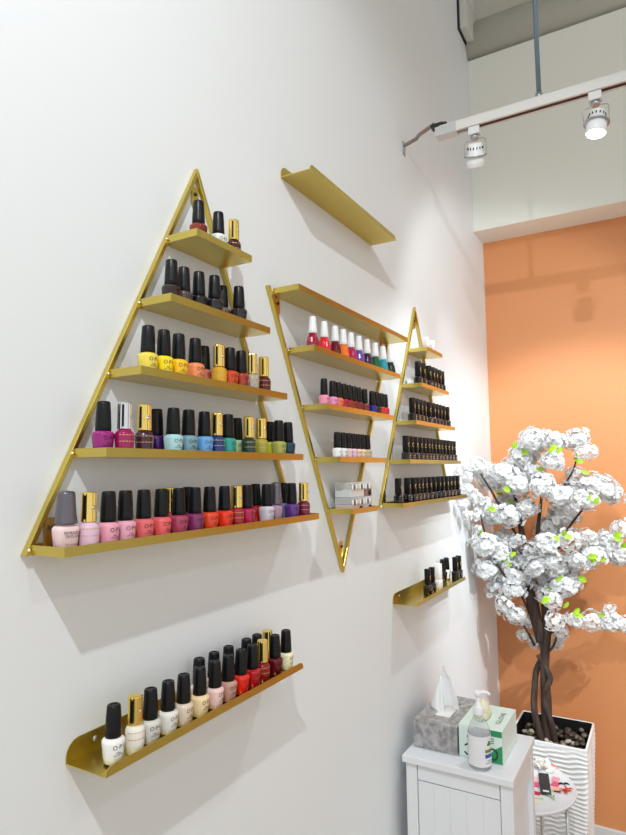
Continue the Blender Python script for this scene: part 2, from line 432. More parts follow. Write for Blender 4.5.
def m_body_w():
    bm = bmesh.new()
    lathe(bm,[(.0130,0),(.0150,.0015),(.0162,.010),(.0158,.022),(.0135,.034),(.0100,.043),(.0088,.0465)],28,flute=.035); return mesh(bm,'bottle_body',M_WHITEPL)
def m_cap_w():
    bm = bmesh.new(); lathe(bm,[(.0104,.0455),(.0110,.0462),(.0105,.055),(.0086,.078),(.0078,.0855),(.0064,.0873),(.0001,.0876)],28); return mesh(bm,'cap',M_WHITEPL)
def m_body_b():
    bm = bmesh.new(); lathe(bm,[(.0125,0),(.0132,.001),(.0134,.030),(.0124,.0335),(.0085,.0352),(.0080,.037)],24,expo=4); return mesh(bm,'bottle_body',M_WHITEPL)
def m_cap_b():
    bm = bmesh.new(); lathe(bm,[(.0094,.0368),(.0100,.0376),(.0097,.084),(.0092,.0856),(.0068,.086)],24,expo=4); return mesh(bm,'cap',M_BLACK)
def m_emb_b():
    bm = bmesh.new()
    pts = [(.0044*math.cos(a)+.0002,-.01015,.058+.0060*math.sin(a)) for a in [math.radians(50+260*i/12) for i in range(13)]]
    tube(bm, pts, 6, radii=.0011); return mesh(bm,'emblem',M_GOLDINK)
def m_lab_b():
    bm = bmesh.new(); 
    for z0,z1,x0,x1 in ((.022,.025,-.006,.005),(.016,.0185,-.007,.006),(.010,.0112,-.005,.006)):
        box(bm,x0,x1,-.01375,-.0134,z0,z1)
    return mesh(bm,'label_print',mat('bronze_print',(150,120,100),.5))
def m_body_x():
    bm = bmesh.new(); lathe(bm,[(.0100,0),(.0106,.001),(.0110,.018),(.0100,.0215),(.0070,.0225)],20,expo=4); return mesh(bm,'bottle_body',M_WHITEPL)
def m_cap_x():
    bm = bmesh.new(); lathe(bm,[(.0094,.0222),(.0100,.023),(.0096,.050),(.0086,.052)],20,expo=5); return mesh(bm,'cap',M_WHITEPL)
def m_body_wt():
    bm = bmesh.new(); lathe(bm,[(.0135,0),(.0145,.001),(.0148,.026),(.0135,.030),(.0100,.0315)],24,expo=4); return mesh(bm,'bottle_body',M_WHITEPL)
def m_cap_wt():
    bm = bmesh.new(); lathe(bm,[(.0125,.0315),(.0130,.0325),(.0124,.083),(.0110,.085)],24,expo=5); return mesh(bm,'cap',M_WHITEPL)

def let_o():
    bm = bmesh.new()
    add_text(bm,['O·P·I'],.0086,lambda x,z: surf_o(x/.0152-.04, .0262+z))
    add_text(bm,['NAIL','LACQUER'],.0034,lambda x,z: surf_o(x/.0150-.04, .0172+z),gap=.9)
    return mesh_text(bm,'lettering',M_INK)
def let_m(): 
    bm = bmesh.new()
    add_text(bm,['MORGAN','TAYLOR'],.0054,lambda x,z:(x+.003,-.01375,.0255+z),gap=.85)
    add_text(bm,['NAIL LACQUER'],.0026,lambda x,z:(x+.003,-.0130,.0125+z))
    return mesh_text(bm,'lettering',M_INK)

def bottle(kind, col, loc, label, group, rz=None, s=1):
    rz = random.uniform(-.22,.22) if rz is None else rz
    t = thing('nail_polish_bottle' if kind != 'b' else 'gel_polish_bottle', label, 'nail polish', loc, rz, group)
    P = polish(col); t.scale = s if isinstance(s,tuple) else (s,s,s)
    def part(name, me, m=None, lab=None):
        if m is not None:
            key = (me.name, m.name)
            if key not in SH:
                n = me.copy(); n.materials.clear(); n.materials.append(m); SH[key] = n
            me = SH[key]
        return obj(name, me, t, label=lab)
    if kind == 'o':
        part('bottle_body', shared('bo',m_body_o), P, col.replace('hidden ','')+' lacquer showing through the glass'); part('glass_base', shared('ba',m_base_o))
        part('cap', shared('co',m_cap_o)); part('lettering', shared('lo',let_o))
    elif kind in 'gs':
        part('bottle_body', shared('bg',m_body_g), P, col.replace('hidden ','')+' lacquer showing through the glass')
        c = part('cap', shared('c'+kind, m_cap_g if kind=='g' else m_cap_s))
        for nm, k, f in (('stripe','st',m_stripe),('emblem','ge',m_gem)):
            s_ = obj(nm, shared(k,f), c)
        part('gold_marking', shared('ri',m_rings))
    elif kind in ('m','m2'):
        k = 1 if kind=='m' else .9
        part('bottle_body', shared('bm'+kind,m_body_m(k)), P); part('cap', shared('cm'+kind,m_cap_m(k)), None, 'flared gunmetal cap')
        if kind == 'm': part('lettering', shared('lm',let_m))
    elif kind == 'w':
        part('bottle_body', shared('bw',m_body_w), P); part('cap', shared('cw',m_cap_w))
    elif kind == 'b':
        part('bottle_body', shared('bb',m_body_b), mat('black_lacquered_glass',(16,13,13),.15,coat=.5)); c = part('cap', shared('cb',m_cap_b)); obj('emblem', shared('eb',m_emb_b), c, label='small gold crescent emblem')
        part('label_print', shared('lb',m_lab_b))
    elif kind == 'wb':
        part('bottle_body', shared('bx',m_body_x), mat('pink_glass',(226,180,184),.2,coat=1), 'pinkish bottle body'); part('cap', shared('cx',m_cap_x))
    elif kind == 'wt':
        part('bottle_body', shared('bt',m_body_wt), P); part('cap', shared('ct',m_cap_wt))
    return t
CAPN = {'o':'black cap','g':'gold cap','s':'silver cap','m':'grey flared cap','m2':'grey flared cap','w':'white cap'}
SHELF = {'L1':("top shelf of the near rack",ZL[0]),'L2':("second shelf of the near rack",ZL[1]),'L3':("middle shelf of the near rack",ZL[2]),
 'L4':("fourth shelf of the near rack",ZL[3]),'L5':("bottom shelf of the near rack",ZL[4]),'N':("ledge under the near rack",1.289),
 'M2':("upper shelf of the inverted rack",ZM[1]),'M3':("middle shelf of the inverted rack",ZM[2]),'M4':("fourth shelf of the inverted rack",ZM[3]),
 'R1':("top shelf of the far rack",ZL[0]-.005),'R2':("second shelf of the far rack",ZL[1]-.005),'R3':("middle shelf of the far rack",ZL[2]-.005),
 'R4':("fourth shelf of the far rack",ZL[3]-.005),'R5':("bottom shelf of the far rack",ZL[4]-.005),'K':("small ledge under the far rack",1.281)}
ORD = ['first','second','third','fourth','fifth','sixth','seventh','eighth','ninth','tenth','eleventh','twelfth','thirteenth','fourteenth']
BOTTLES = {
 'L1': [
  (0.828, -0.048, 'o', 'rust red'),
  (0.885, -0.048, 'o', 'silver glitter'),
  (0.93, -0.05, 'g', 'dark burgundy'),
 ],
 'L2': [
  (0.759, -0.048, 'o', 'brown black'),
  (0.799, -0.04, 'o', 'dark glitter'),
  (0.832, -0.046, 'o', 'jet black'),
  (0.864, -0.056, 'o', 'smoky black'),
  (0.92, -0.03, 'o', 'taupe'),
  (0.941, -0.054, 'o', 'charcoal'),
 ],
 'L3': [
  (0.695, -0.06, 'o', 'pale yellow'),
  (0.73, -0.06, 'o', 'bright yellow'),
  (0.765, -0.06, 'o', 'amber yellow'),
  (0.807, -0.06, 'o', 'peach coral'),
  (0.866, -0.03, 'o', 'dusty copper'),
  (0.873, -0.06, 'g', 'golden mustard'),
  (0.905, -0.06, 'o', 'orange red'),
  (0.94, -0.06, 'o', 'rust brown'),
  (0.976, -0.06, 'g', 'silver grey'),
  (1.017, -0.06, 'g', 'deep burgundy'),
 ],
 'L4': [
  (0.623, -0.044, 'o', 'magenta purple'),
  (0.649, -0.06, 's', 'raspberry magenta'),
  (0.689, -0.06, 'g', 'dark aubergine'),
  (0.751, -0.025, 'o', 'deep violet'),
  (0.754, -0.06, 'o', 'pale aqua'),
  (0.791, -0.06, 'o', 'grey blue'),
  (0.832, -0.06, 'o', 'sky blue'),
  (0.867, -0.06, 'g', 'navy blue'),
  (0.899, -0.06, 'o', 'teal green'),
  (0.973, -0.025, 'o', 'pale mint'),
  (0.964, -0.06, 'g', 'forest green'),
  (1.006, -0.06, 'g', 'olive gold'),
  (1.089, -0.025, 'o', 'lime yellow'),
  (1.071, -0.06, 'o', 'khaki green'),
  (1.1234, -0.05, 'o', 'dark teal'),
 ],
 'L5': [
  (0.556, -0.051, 'm', 'blush pink'),
  (0.587, -0.06, 'g', 'lilac pink'),
  (0.621, -0.06, 'o', 'cool pink'),
  (0.653, -0.06, 'o', 'petal pink'),
  (0.69, -0.06, 'o', 'salmon pink'),
  (0.728, -0.06, 'o', 'coral pink'),
  (0.78, -0.025, 'g', 'antique rose'),
  (0.768, -0.06, 'o', 'mauve rose'),
  (0.83, -0.025, 'o', 'dark mauve'),
  (0.808, -0.06, 'o', 'plum purple'),
  (0.847, -0.06, 'o', 'orange coral'),
  (0.889, -0.06, 'o', 'bright vermilion'),
  (0.925, -0.06, 'g', 'crimson red'),
  (0.958, -0.06, 'o', 'cherry magenta'),
  (1.036, -0.025, 'o', 'scarlet'),
  (1.025, -0.06, 'o', 'pale lavender'),
  (1.059, -0.06, 'm2', 'mauve grey'),
  (1.141, -0.025, 'o', 'periwinkle blue'),
  (1.12, -0.06, 'o', 'violet purple'),
  (1.17, -0.06, 'g', 'dark magenta'),
 ],
 'N': [
  (0.637, -0.06, 'o', 'bright white'),
  (0.678, -0.06, 'g', 'cream white'),
  (0.709, -0.06, 'o', 'pearl grey'),
  (0.747, -0.06, 'o', 'milk white'),
  (0.783, -0.06, 'o', 'pale beige'),
  (0.823, -0.06, 'o', 'custard cream'),
  (0.863, -0.06, 'o', 'baby pink'),
  (0.9, -0.06, 'o', 'rosy taupe'),
  (0.938, -0.06, 'o', 'fire red'),
  (0.975, -0.06, 'o', 'ruby red'),
  (1.008, -0.06, 'g', 'garnet red'),
  (1.052, -0.06, 'o', 'wine red'),
  (1.093, -0.06, 'o', 'clear champagne'),
  (0.861, -0.026, 'o', 'hidden ivory'),
  (0.902, -0.026, 'o', 'hidden almond'),
  (0.945, -0.026, 'o', 'hidden chestnut'),
  (1.002, -0.026, 'o', 'hidden maroon'),
  (1.038, -0.026, 'o', 'hidden oxblood'),
  (1.075, -0.026, 'g', 'hidden amber'),
 ],
 'M2': [
  (1.22, -0.06, 'w', 'crimson'),
  (1.276, -0.06, 'w', 'bright red'),
  (1.332, -0.06, 'w', 'dark wine'),
  (1.377, -0.06, 'w', 'orange'),
  (1.421, -0.06, 'w', 'raspberry'),
  (1.469, -0.06, 'w', 'purple'),
  (1.521, -0.06, 'w', 'dark plum'),
  (1.576, -0.06, 'w', 'green'),
  (1.632, -0.06, 'w', 'teal blue'),
  (1.686, -0.06, 'w', 'charcoal black'),
 ],
 'M3': [
  (1.271, -0.06, 'o', 'light pink'),
  (1.315, -0.06, 'o', 'orchid pink'),
  (1.345, -0.06, 'o', 'coral orange'),
  (1.375, -0.06, 'o', 'cherry red'),
  (1.403, -0.06, 'o', 'brick red'),
  (1.432, -0.06, 'o', 'dark red'),
  (1.461, -0.06, 'o', 'berry red'),
  (1.499, -0.06, 'o', 'chestnut red'),
  (1.549, -0.06, 'o', 'cobalt blue'),
  (1.582, -0.06, 'o', 'inky black'),
  (1.613, -0.06, 'o', 'poppy red'),
  (1.64, -0.06, 'o', 'rose red'),
 ],
 'M4': [
  (1.335, -0.06, 'o', 'snow white'),
  (1.365, -0.06, 'o', 'ice white'),
  (1.396, -0.06, 'o', 'pale rose'),
  (1.423, -0.06, 'o', 'pale lilac'),
  (1.45, -0.06, 'o', 'pale peach'),
  (1.477, -0.06, 'o', 'peach cream'),
  (1.511, -0.06, 'o', 'sandy beige'),
 ],
 'R1': [
  (2.014, -0.06, 'wb', 'white'),
  (2.073, -0.06, 'wb', 'white'),
 ],
 'R2': [
  (1.9258, -0.06, 'b', 'black'),
  (1.97, -0.06, 'b', 'black'),
  (2.031, -0.06, 'b', 'black'),
  (2.068, -0.06, 'b', 'black'),
  (2.101, -0.06, 'b', 'black'),
  (2.14, -0.06, 'b', 'black'),
  (2.177, -0.06, 'b', 'black'),
 ],
 'R3': [
  (1.863, -0.06, 'b', 'black'),
  (1.899, -0.06, 'b', 'black'),
  (1.935, -0.06, 'b', 'black'),
  (1.969, -0.06, 'b', 'black'),
  (2.02, -0.06, 'b', 'black'),
  (2.063, -0.06, 'b', 'black'),
  (2.1, -0.06, 'b', 'black'),
  (2.137, -0.06, 'b', 'black'),
  (2.176, -0.06, 'b', 'black'),
  (2.225, -0.06, 'b', 'black'),
 ],
 'R4': [
  (1.7994, -0.06, 'b', 'black'),
  (1.838, -0.06, 'b', 'black'),
  (1.879, -0.06, 'b', 'black'),
  (1.921, -0.06, 'b', 'black'),
  (1.958, -0.06, 'b', 'black'),
  (1.995, -0.06, 'b', 'black'),
  (2.025, -0.06, 'b', 'black'),
  (2.062, -0.06, 'b', 'black'),
  (2.101, -0.06, 'b', 'black'),
  (2.134, -0.06, 'b', 'black'),
  (2.175, -0.06, 'b', 'black'),
  (2.216, -0.06, 'b', 'black'),
  (2.253, -0.06, 'b', 'black'),
  (2.291, -0.06, 'b', 'black'),
 ],
 'R5': [
  (1.737, -0.056, 'b', 'black'),
  (1.813, -0.056, 'b', 'black'),
  (1.862, -0.056, 'b', 'black'),
  (1.898, -0.056, 'b', 'black'),
  (1.931, -0.056, 'b', 'black'),
  (1.97, -0.056, 'b', 'black'),
  (2.015, -0.056, 'b', 'black'),
  (2.061, -0.056, 'b', 'black'),
  (2.11, -0.056, 'b', 'black'),
  (2.155, -0.056, 'b', 'black'),
  (2.202, -0.056, 'b', 'black'),
  (2.244, -0.056, 'b', 'black'),
  (2.287, -0.056, 'b', 'black'),
  (2.339, -0.056, 'b', 'black'),
 ],
 'K': [
  (1.98, -0.055, 'b', 'black'),
  (2.022, -0.055, 'b', 'black'),
  (2.114, -0.045, 'wt', 'white'),
  (2.243, -0.021, 'o', 'black'),
  (2.292, -0.0195, 'o', 'white'),
  (2.288, -0.055, 'b', 'black'),
  (2.33, -0.055, 'b', 'black'),
 ],
}
CLUSTERS = [(2.727, -0.281, 1.814, 0.0697), (2.701, -0.37, 1.81, 0.0481), (2.759, -0.444, 1.817, 0.0608), (2.711, -0.484, 1.766, 0.0456), (2.693, -0.356, 1.728, 0.0481), (2.76, -0.229, 1.749, 0.0633), (2.864, -0.415, 1.68, 0.038), (2.84, -0.154, 1.714, 0.0431), (2.608, -0.069, 1.709, 0.0532), (2.724, -0.101, 1.659, 0.0709), (2.517, -0.045, 1.663, 0.0323), (2.555, -0.061, 1.586, 0.0456), (2.715, -0.201, 1.631, 0.0633), (2.701, -0.312, 1.623, 0.0557), (2.723, -0.375, 1.585, 0.0532), (2.865, -0.422, 1.601, 0.0633), (2.846, -0.508, 1.62, 0.0697), (2.86, -0.562, 1.588, 0.0507), (2.75, -0.087, 1.498, 0.0709), (2.719, -0.168, 1.496, 0.057), (2.742, -0.235, 1.53, 0.0532), (2.61, -0.052, 1.507, 0.038), (2.676, -0.039, 1.438, 0.0285), (2.851, -0.369, 1.498, 0.0659), (2.856, -0.304, 1.432, 0.0608), (2.697, -0.319, 1.387, 0.0481), (2.636, -0.08, 1.381, 0.0659), (2.814, -0.114, 1.374, 0.0583), (2.781, -0.184, 1.389, 0.0355), (2.716, -0.404, 1.406, 0.0456), (2.775, -0.465, 1.414, 0.0431), (2.86, -0.587, 1.445, 0.0456), (2.86, -0.533, 1.379, 0.0608), (2.86, -0.577, 1.335, 0.0583), (2.79, -0.478, 1.339, 0.0583), (2.74, -0.419, 1.313, 0.0532), (2.667, -0.072, 1.271, 0.0583), (2.794, -0.121, 1.238, 0.0734), (2.856, -0.202, 1.302, 0.076), (2.85, -0.259, 1.227, 0.0734), (2.782, -0.346, 1.285, 0.0659), (2.763, -0.368, 1.209, 0.0608), (2.8, -0.299, 1.167, 0.0532), (2.766, -0.089, 1.173, 0.0456), (2.712, -0.135, 1.121, 0.0431), (2.741, -0.174, 1.073, 0.0481), (2.843, -0.211, 1.026, 0.0355), (2.689, -0.333, 1.162, 0.038), (2.689, -0.337, 1.078, 0.0405), (2.805, -0.342, 1.008, 0.0329), (2.736, -0.403, 1.079, 0.038), (2.787, -0.466, 1.075, 0.0456), (2.86, -0.528, 1.063, 0.0481), (2.86, -0.578, 1.053, 0.0405), (2.86, -0.528, 1.112, 0.0279), (2.719, -0.261, 1.288, 0.057), (2.763, -0.182, 1.229, 0.0633), (2.721, -0.318, 1.315, 0.0532), (2.807, -0.391, 1.238, 0.0481), (2.735, -0.108, 1.324, 0.057), (2.511, -0.049, 1.715, 0.038), (2.829, -0.132, 1.55, 0.0532), (2.744, -0.273, 1.676, 0.0481), (2.792, -0.23, 1.707, 0.0481), (2.861, -0.392, 1.54, 0.0532), (2.7, -0.472, 1.567, 0.0532), (2.692, -0.066, 1.544, 0.0456), (2.726, -0.17, 1.187, 0.0481), (2.833, -0.231, 1.337, 0.0532), (2.503, -0.048, 1.617, 0.0342), (2.427, -0.037, 1.681, 0.0247), (2.461, -0.04, 1.556, 0.0285), (2.611, -0.044, 1.691, 0.0323), (2.517, -0.04, 1.507, 0.0285), (2.689, -0.156, 1.677, 0.0507), (2.819, -0.186, 0.974, 0.0329), (2.859, -0.227, 0.94, 0.0329), (2.871, -0.313, 0.936, 0.0279), (2.827, -0.33, 0.978, 0.0253)]
LEAVES = [(2.694, -0.2, 1.785), (2.694, -0.237, 1.758), (2.641, -0.35, 1.766), (2.641, -0.379, 1.754), (2.822, -0.428, 1.734), (2.822, -0.451, 1.688), (2.692, -0.289, 1.702), (2.74, -0.221, 1.67), (2.649, -0.162, 1.619), (2.772, -0.097, 1.592), (2.772, -0.157, 1.562), (2.643, -0.483, 1.57), (2.643, -0.505, 1.549), (2.792, -0.335, 1.454), (2.645, -0.345, 1.418), (2.667, -0.383, 1.427), (2.675, -0.171, 1.329), (2.718, -0.14, 1.29), (2.643, -0.056, 1.413), (2.796, -0.565, 1.416), (2.799, -0.584, 1.375), (2.729, -0.47, 1.334), (2.729, -0.508, 1.334), (2.755, -0.425, 1.251), (2.699, -0.342, 1.237), (2.743, -0.304, 1.195), (2.743, -0.322, 1.187), (2.647, -0.296, 1.149), (2.647, -0.378, 1.143), (2.694, -0.409, 1.107), (2.738, -0.493, 1.112), (2.643, -0.096, 1.529), (2.694, -0.404, 1.101)]
STEMS = [
 [(2.79, -0.248, 0.553, 0.012), (2.79, -0.224, 0.672, 0.011), (2.81, -0.225, 0.764, 0.01), (2.84, -0.231, 0.829, 0.01), (2.84, -0.261, 0.897, 0.01), (2.82, -0.258, 0.966, 0.012), (2.81, -0.251, 1.04, 0.013), (2.82, -0.238, 1.128, 0.012)],
 [(2.82, -0.295, 0.547, 0.012), (2.8, -0.287, 0.636, 0.01), (2.8, -0.26, 0.729, 0.009), (2.79, -0.279, 0.779, 0.009), (2.8, -0.292, 0.814, 0.009), (2.81, -0.273, 0.853, 0.009), (2.82, -0.244, 0.9, 0.009)],
 [(2.82, -0.266, 0.541, 0.02), (2.82, -0.267, 0.625, 0.018), (2.82, -0.268, 0.724, 0.017), (2.82, -0.267, 0.822, 0.015), (2.82, -0.273, 0.913, 0.014), (2.82, -0.285, 0.996, 0.012), (2.82, -0.285, 1.078, 0.011), (2.82, -0.285, 1.188, 0.01)],
 [(2.82, -0.253, 0.952, 0.012), (2.82, -0.235, 1.081, 0.02), (2.82, -0.215, 1.175, 0.016), (2.82, -0.198, 1.27, 0.012), (2.82, -0.201, 1.355, 0.011), (2.82, -0.186, 1.49, 0.008), (2.82, -0.167, 1.613, 0.005)],
 [(2.82, -0.282, 0.962, 0.014), (2.82, -0.278, 1.132, 0.013), (2.82, -0.283, 1.252, 0.01), (2.82, -0.271, 1.335, 0.009), (2.82, -0.263, 1.419, 0.008), (2.82, -0.279, 1.529, 0.006), (2.82, -0.3, 1.675, 0.004), (2.82, -0.328, 1.772, 0.003)],
 [(2.83, -0.281, 1.178, 0.009), (2.83, -0.291, 1.287, 0.007), (2.83, -0.324, 1.444, 0.005), (2.83, -0.37, 1.602, 0.0035), (2.83, -0.419, 1.692, 0.003), (2.83, -0.446, 1.794, 0.002)],
 [(2.83, -0.291, 1.227, 0.007), (2.8, -0.366, 1.401, 0.005), (2.79, -0.449, 1.522, 0.004), (2.79, -0.506, 1.592, 0.003)],
 [(2.83, -0.282, 1.131, 0.008), (2.83, -0.389, 1.264, 0.005), (2.85, -0.466, 1.319, 0.004), (2.86, -0.542, 1.357, 0.003), (2.86, -0.586, 1.382, 0.002)],
 [(2.83, -0.287, 0.99, 0.008), (2.83, -0.328, 1.02, 0.005), (2.83, -0.38, 1.056, 0.004), (2.85, -0.477, 1.076, 0.003), (2.86, -0.57, 1.056, 0.002)],
 [(2.82, -0.225, 1.127, 0.007), (2.72, -0.144, 1.233, 0.005), (2.67, -0.089, 1.354, 0.004), (2.62, -0.071, 1.5, 0.003)],
 [(2.82, -0.201, 1.355, 0.006), (2.74, -0.138, 1.506, 0.005), (2.67, -0.098, 1.618, 0.004), (2.62, -0.066, 1.691, 0.003)],
 [(2.82, -0.217, 1.067, 0.006), (2.8, -0.196, 1.128, 0.005), (2.77, -0.178, 1.18, 0.004), (2.76, -0.123, 1.225, 0.003)],
 [(2.82, -0.229, 0.938, 0.006), (2.79, -0.219, 0.979, 0.005), (2.78, -0.199, 1.02, 0.004), (2.77, -0.173, 1.061, 0.003)],
 [(2.82, -0.28, 0.909, 0.005), (2.8, -0.315, 0.959, 0.004), (2.8, -0.336, 1.037, 0.003)],
 [(2.82, -0.186, 1.49, 0.005), (2.82, -0.227, 1.614, 0.004), (2.82, -0.25, 1.725, 0.003), (2.82, -0.265, 1.811, 0.002)],
]
for key, rows in BOTTLES.items():
    where, z = SHELF[key]
    zz = z + .0015
    frontcols = {}
    for i, (x, y, kind, col) in enumerate(rows):
        grp = 'polish bottles on the '+where
        if key in ('R2','R3','R4','R5'):
            lab = '%s black gel polish bottle from the left, %s' % (ORD[i], where)
        elif key == 'R1':
            lab = ('left' if i == 0 else 'right')+' small white-capped bottle on the '+where
        elif key == 'K':
            lab = ['leftmost black gel bottle on the ','second black gel bottle, left of the white one, ','tall white bottle among black ones on the ','black-capped bottle just right of the white one, ',
                   'white polish bottle with black cap on the ','left one of the black pair at right end, ','black gel bottle at the far right end, '][i] + where
        elif col.startswith('hidden'):
            near = [r for r in rows if not r[3].startswith('hidden')]
            nb = min(near, key=lambda r: abs(r[0]-x-.0))[3]
            lab = '%s bottle in the back row, behind the %s bottle, %s' % ('black-capped' if kind=='o' else 'gold-capped', nb, where)
        else:
            lab = '%s polish bottle with %s, %s' % (col, CAPN[kind], where)
        bottle(kind, col, (x, y, zz), lab, grp, None, {'M3':(.80,.80,.90),'M4':(.80,.80,.90),'M2':.97}.get(key,1))

# ---------------------------------------------------------------- clear cases on the inverted rack's lowest shelf
def plastic_case(x, y, z, w, d, h, label, tone, n, dark):
    t = thing('nail_tip_case', label, 'case', (x,y,z), 0, 'clear cases on the lowest shelf of the inverted rack')
    obj('tray', mesh(bx(-w/2,w/2,-d/2,d/2,0,h*.52),'tray',mat('case_'+tone[0],tone[1],.25,coat=.5),.0012), t)
    obj('clear_lid', mesh(bx(-w/2,w/2,-d/2,d/2,h*.53,h),'clear_lid',mat('clear_plastic',(238,242,244),.1,alpha=.45),.0012), t, label='clear lid over a row of nail tips')
    for k in range(n):
        c = [('tip_white',(244,242,238)),('tip_grey',(96,100,110)),('tip_white',(244,242,238)),('tip_apricot',(236,190,130))][k % 4]
        bm = bmesh.new(); lathe(bm,[(.0028,0),(.0034,.003),(.0034,.011),(.0020,.0135)],10,sy=.5)
        xx = -w/2+.006+k*(w-.012)/max(1,n-1)
        obj('nail_tip', mesh(bm,'nail_tip',mat(c[0],c[1],.3,coat=.6)), t, (xx,-d/2-.0022,h*.50))
    if dark:
        bm = bmesh.new(); lathe(bm,[(.0075,0),(.0075,.002),(.0052,.003)],20)
        for v in bm.verts: v.co = Vector((v.co.x,-v.co.z,v.co.y))
        obj('seal', mesh(bm,'seal',M_BLACK), t, (w*.22,-d/2-.0003,h*.22), label='round black seal')
zc = ZM[4]+.0015; hh = .0385
xa, xb = 1.4355, 1.4995
plastic_case(xa,-.042,zc,.078,.046,hh,'lower left clear case on the inverted rack, dusty pink with round seal',('dusty',(206,186,180)),7,True)
plastic_case(xa,-.042,zc+hh+.0004,.078,.046,hh,'upper left clear case stacked on the inverted rack, frosty grey',('frost',(206,212,214)),7,False)
plastic_case(xb,-.042,zc,.046,.046,hh,'lower right clear case on the inverted rack, lilac with round seal',('lilac',(214,204,220)),4,True)
plastic_case(xb,-.042,zc+hh+.0004,.046,.046,hh,'upper right clear case stacked on the inverted rack, brownish',('umber',(120,96,92)),4,True)

# ---------------------------------------------------------------- white cabinet
cx0,cx1,cy0,cy1,ct = 1.795,2.092,-.348,-.036,.848
t = thing('side_cabinet','narrow white panelled cabinet standing against the left wall','cabinet',((cx0+cx1)/2,(cy0+cy1)/2,0))
ox, oy = (cx0+cx1)/2,(cy0+cy1)/2
def cpart(name, x0,x1,y0,y1,z0,z1,bev=.002,parent=t,lab=None):
    return obj(name, mesh(bx(x0-ox,x1-ox,y0-oy,y1-oy,z0,z1),name,M_CAB,bev), parent, label=lab)
cpart('tabletop',cx0-.015,cx1+.003,cy0-.006,cy1+.006,ct-.020,ct,.002)
cpart('carcass',cx0+.016,cx1-.012,cy0+.012,cy1-.012,.062,ct-.0205,.001)
for (x,y) in ((cx0,cy0),(cx0,cy1-.034),(cx1-.034,cy0),(cx1-.034,cy1-.034)):
    cpart('corner_post',x,x+.034,y,y+.034,.0005,ct-.0207,.002)
bm = bmesh.new(); box(bm,cx0+.002-ox,cx0+.0158-ox,cy0+.036-oy,cy1-.036-oy,ct-.068,ct-.024)
dr = obj('drawer',mesh(bm,'drawer',M_CAB,.0015),t,label='shallow drawer front')
bm = bmesh.new()
n = 5; w = (cy1-cy0-.072)/n
box(bm,cx0+.0056-ox,cx0+.0150-ox,cy0+.0365-oy,cy1-.0365-oy,.0705,ct-.0715)
for k in range(n): box(bm,cx0+.0045-ox,cx0+.0158-ox,cy0+.036-oy+k*w+.0002,cy0+.036-oy+(k+1)*w-.0002,.07,ct-.071)
obj('door',mesh(bm,'door',M_CAB,.0004),t,label='tongue-and-groove door below the drawer')
cpart('side_rail',cx0+.035,cx1-.035,cy0+.002,cy0+.0118,ct-.10,ct-.022)
bm = bmesh.new(); box(bm,cx0+.035-ox,cx1-.035-ox,cy0+.002-oy,cy0+.0118-oy,ct-.36,ct-.30)
obj('side_rail',mesh(bm,'side_rail',M_CAB,.002),t)
bm = bmesh.new(); box(bm,cx0+.035-ox,cx1-.035-ox,cy0+.002-oy,cy0+.0118-oy,.06,.12)
obj('side_rail',mesh(bm,'side_rail',M_CAB,.002),t)

# tissue box
ZT = ct+.0003
t = thing('tissue_box','grey marbled tissue box cover on the white cabinet by the wall','tissue box',(1.978,-.110,ZT))
M_MARB = mat('grey_marble',(138,134,134),.35,noise=((182,180,181),42,(1,1.6,1.3),.14))
bm = bmesh.new(); L2,W2,H2 = .127,.068,.080; sx_,sy_ = .062,.026
box(bm,-L2,L2,-W2,W2,0,.012)
for (a,b,c_,d) in ((-L2,L2,-W2,-W2+.006),(-L2,L2,W2-.006,W2),(-L2,-L2+.006,-W2+.006,W2-.006),(L2-.006,L2,-W2+.006,W2-.006)): box(bm,a,b,c_,d,.012,H2-.006)
for (a,b,c_,d) in ((-L2,L2,-W2,-sy_),(-L2,L2,sy_,W2),(-L2,-sx_,-sy_,sy_),(sx_,L2,-sy_,sy_)): box(bm,a,b,c_,d,H2-.006,H2)
obj('box_cover',mesh(bm,'box_cover',M_MARB),t)
obj('tissue_stack',mesh(bx(-sx_+.004-.03,sx_+.026,-sy_-.02,sy_+.02,.013,H2-.0065),'tissue_stack',mat('tissue_paper',(244,244,242),.8)),t)
def tissue():
    bm = bmesh.new(); nu, nv = 26, 22; G = []
    rnd = random.Random(3)
    for j in range(nv+1):
        v = j/nv; row = []
        for i in range(nu+1):
            u = i/nu; a = (u-.5)
            wid = .070*(1-v)**3+.046*(4*v*(1-v))**.5 + .022
            hgt = .142*v*(1-.30*abs(a)*2*v)
            x = -.01+a*wid + .010*v*math.sin(v*3); y = .004+.012*math.sin(a*9+v*2.4)*(1-.5*v) + .006*math.sin(a*21+v*5)*(1-v) + .014*a*(1-v)
            if v < .22: hgt += .010*math.sin(a*7)*(.22-v)/.22 
            row.append(bm.verts.new((x*.8,y+ (u-.5)*-.02,.076+hgt)))
        G.append(row)
    for j in range(nv):
        for i in range(nu):
            bm.faces.new((G[j][i],G[j][i+1],G[j+1][i+1],G[j+1][i])).smooth = True
    me = mesh(bm,'tissue',mat('tissue_sheet',(246,247,247),.8,trans=.0)); return me
ts = obj('tissue',tissue(),t,label='white tissue pulled up through the slot')
ts.rotation_euler = (0,0,-.9); so = ts.modifiers.new('s','SOLIDIFY'); so.thickness=.0006

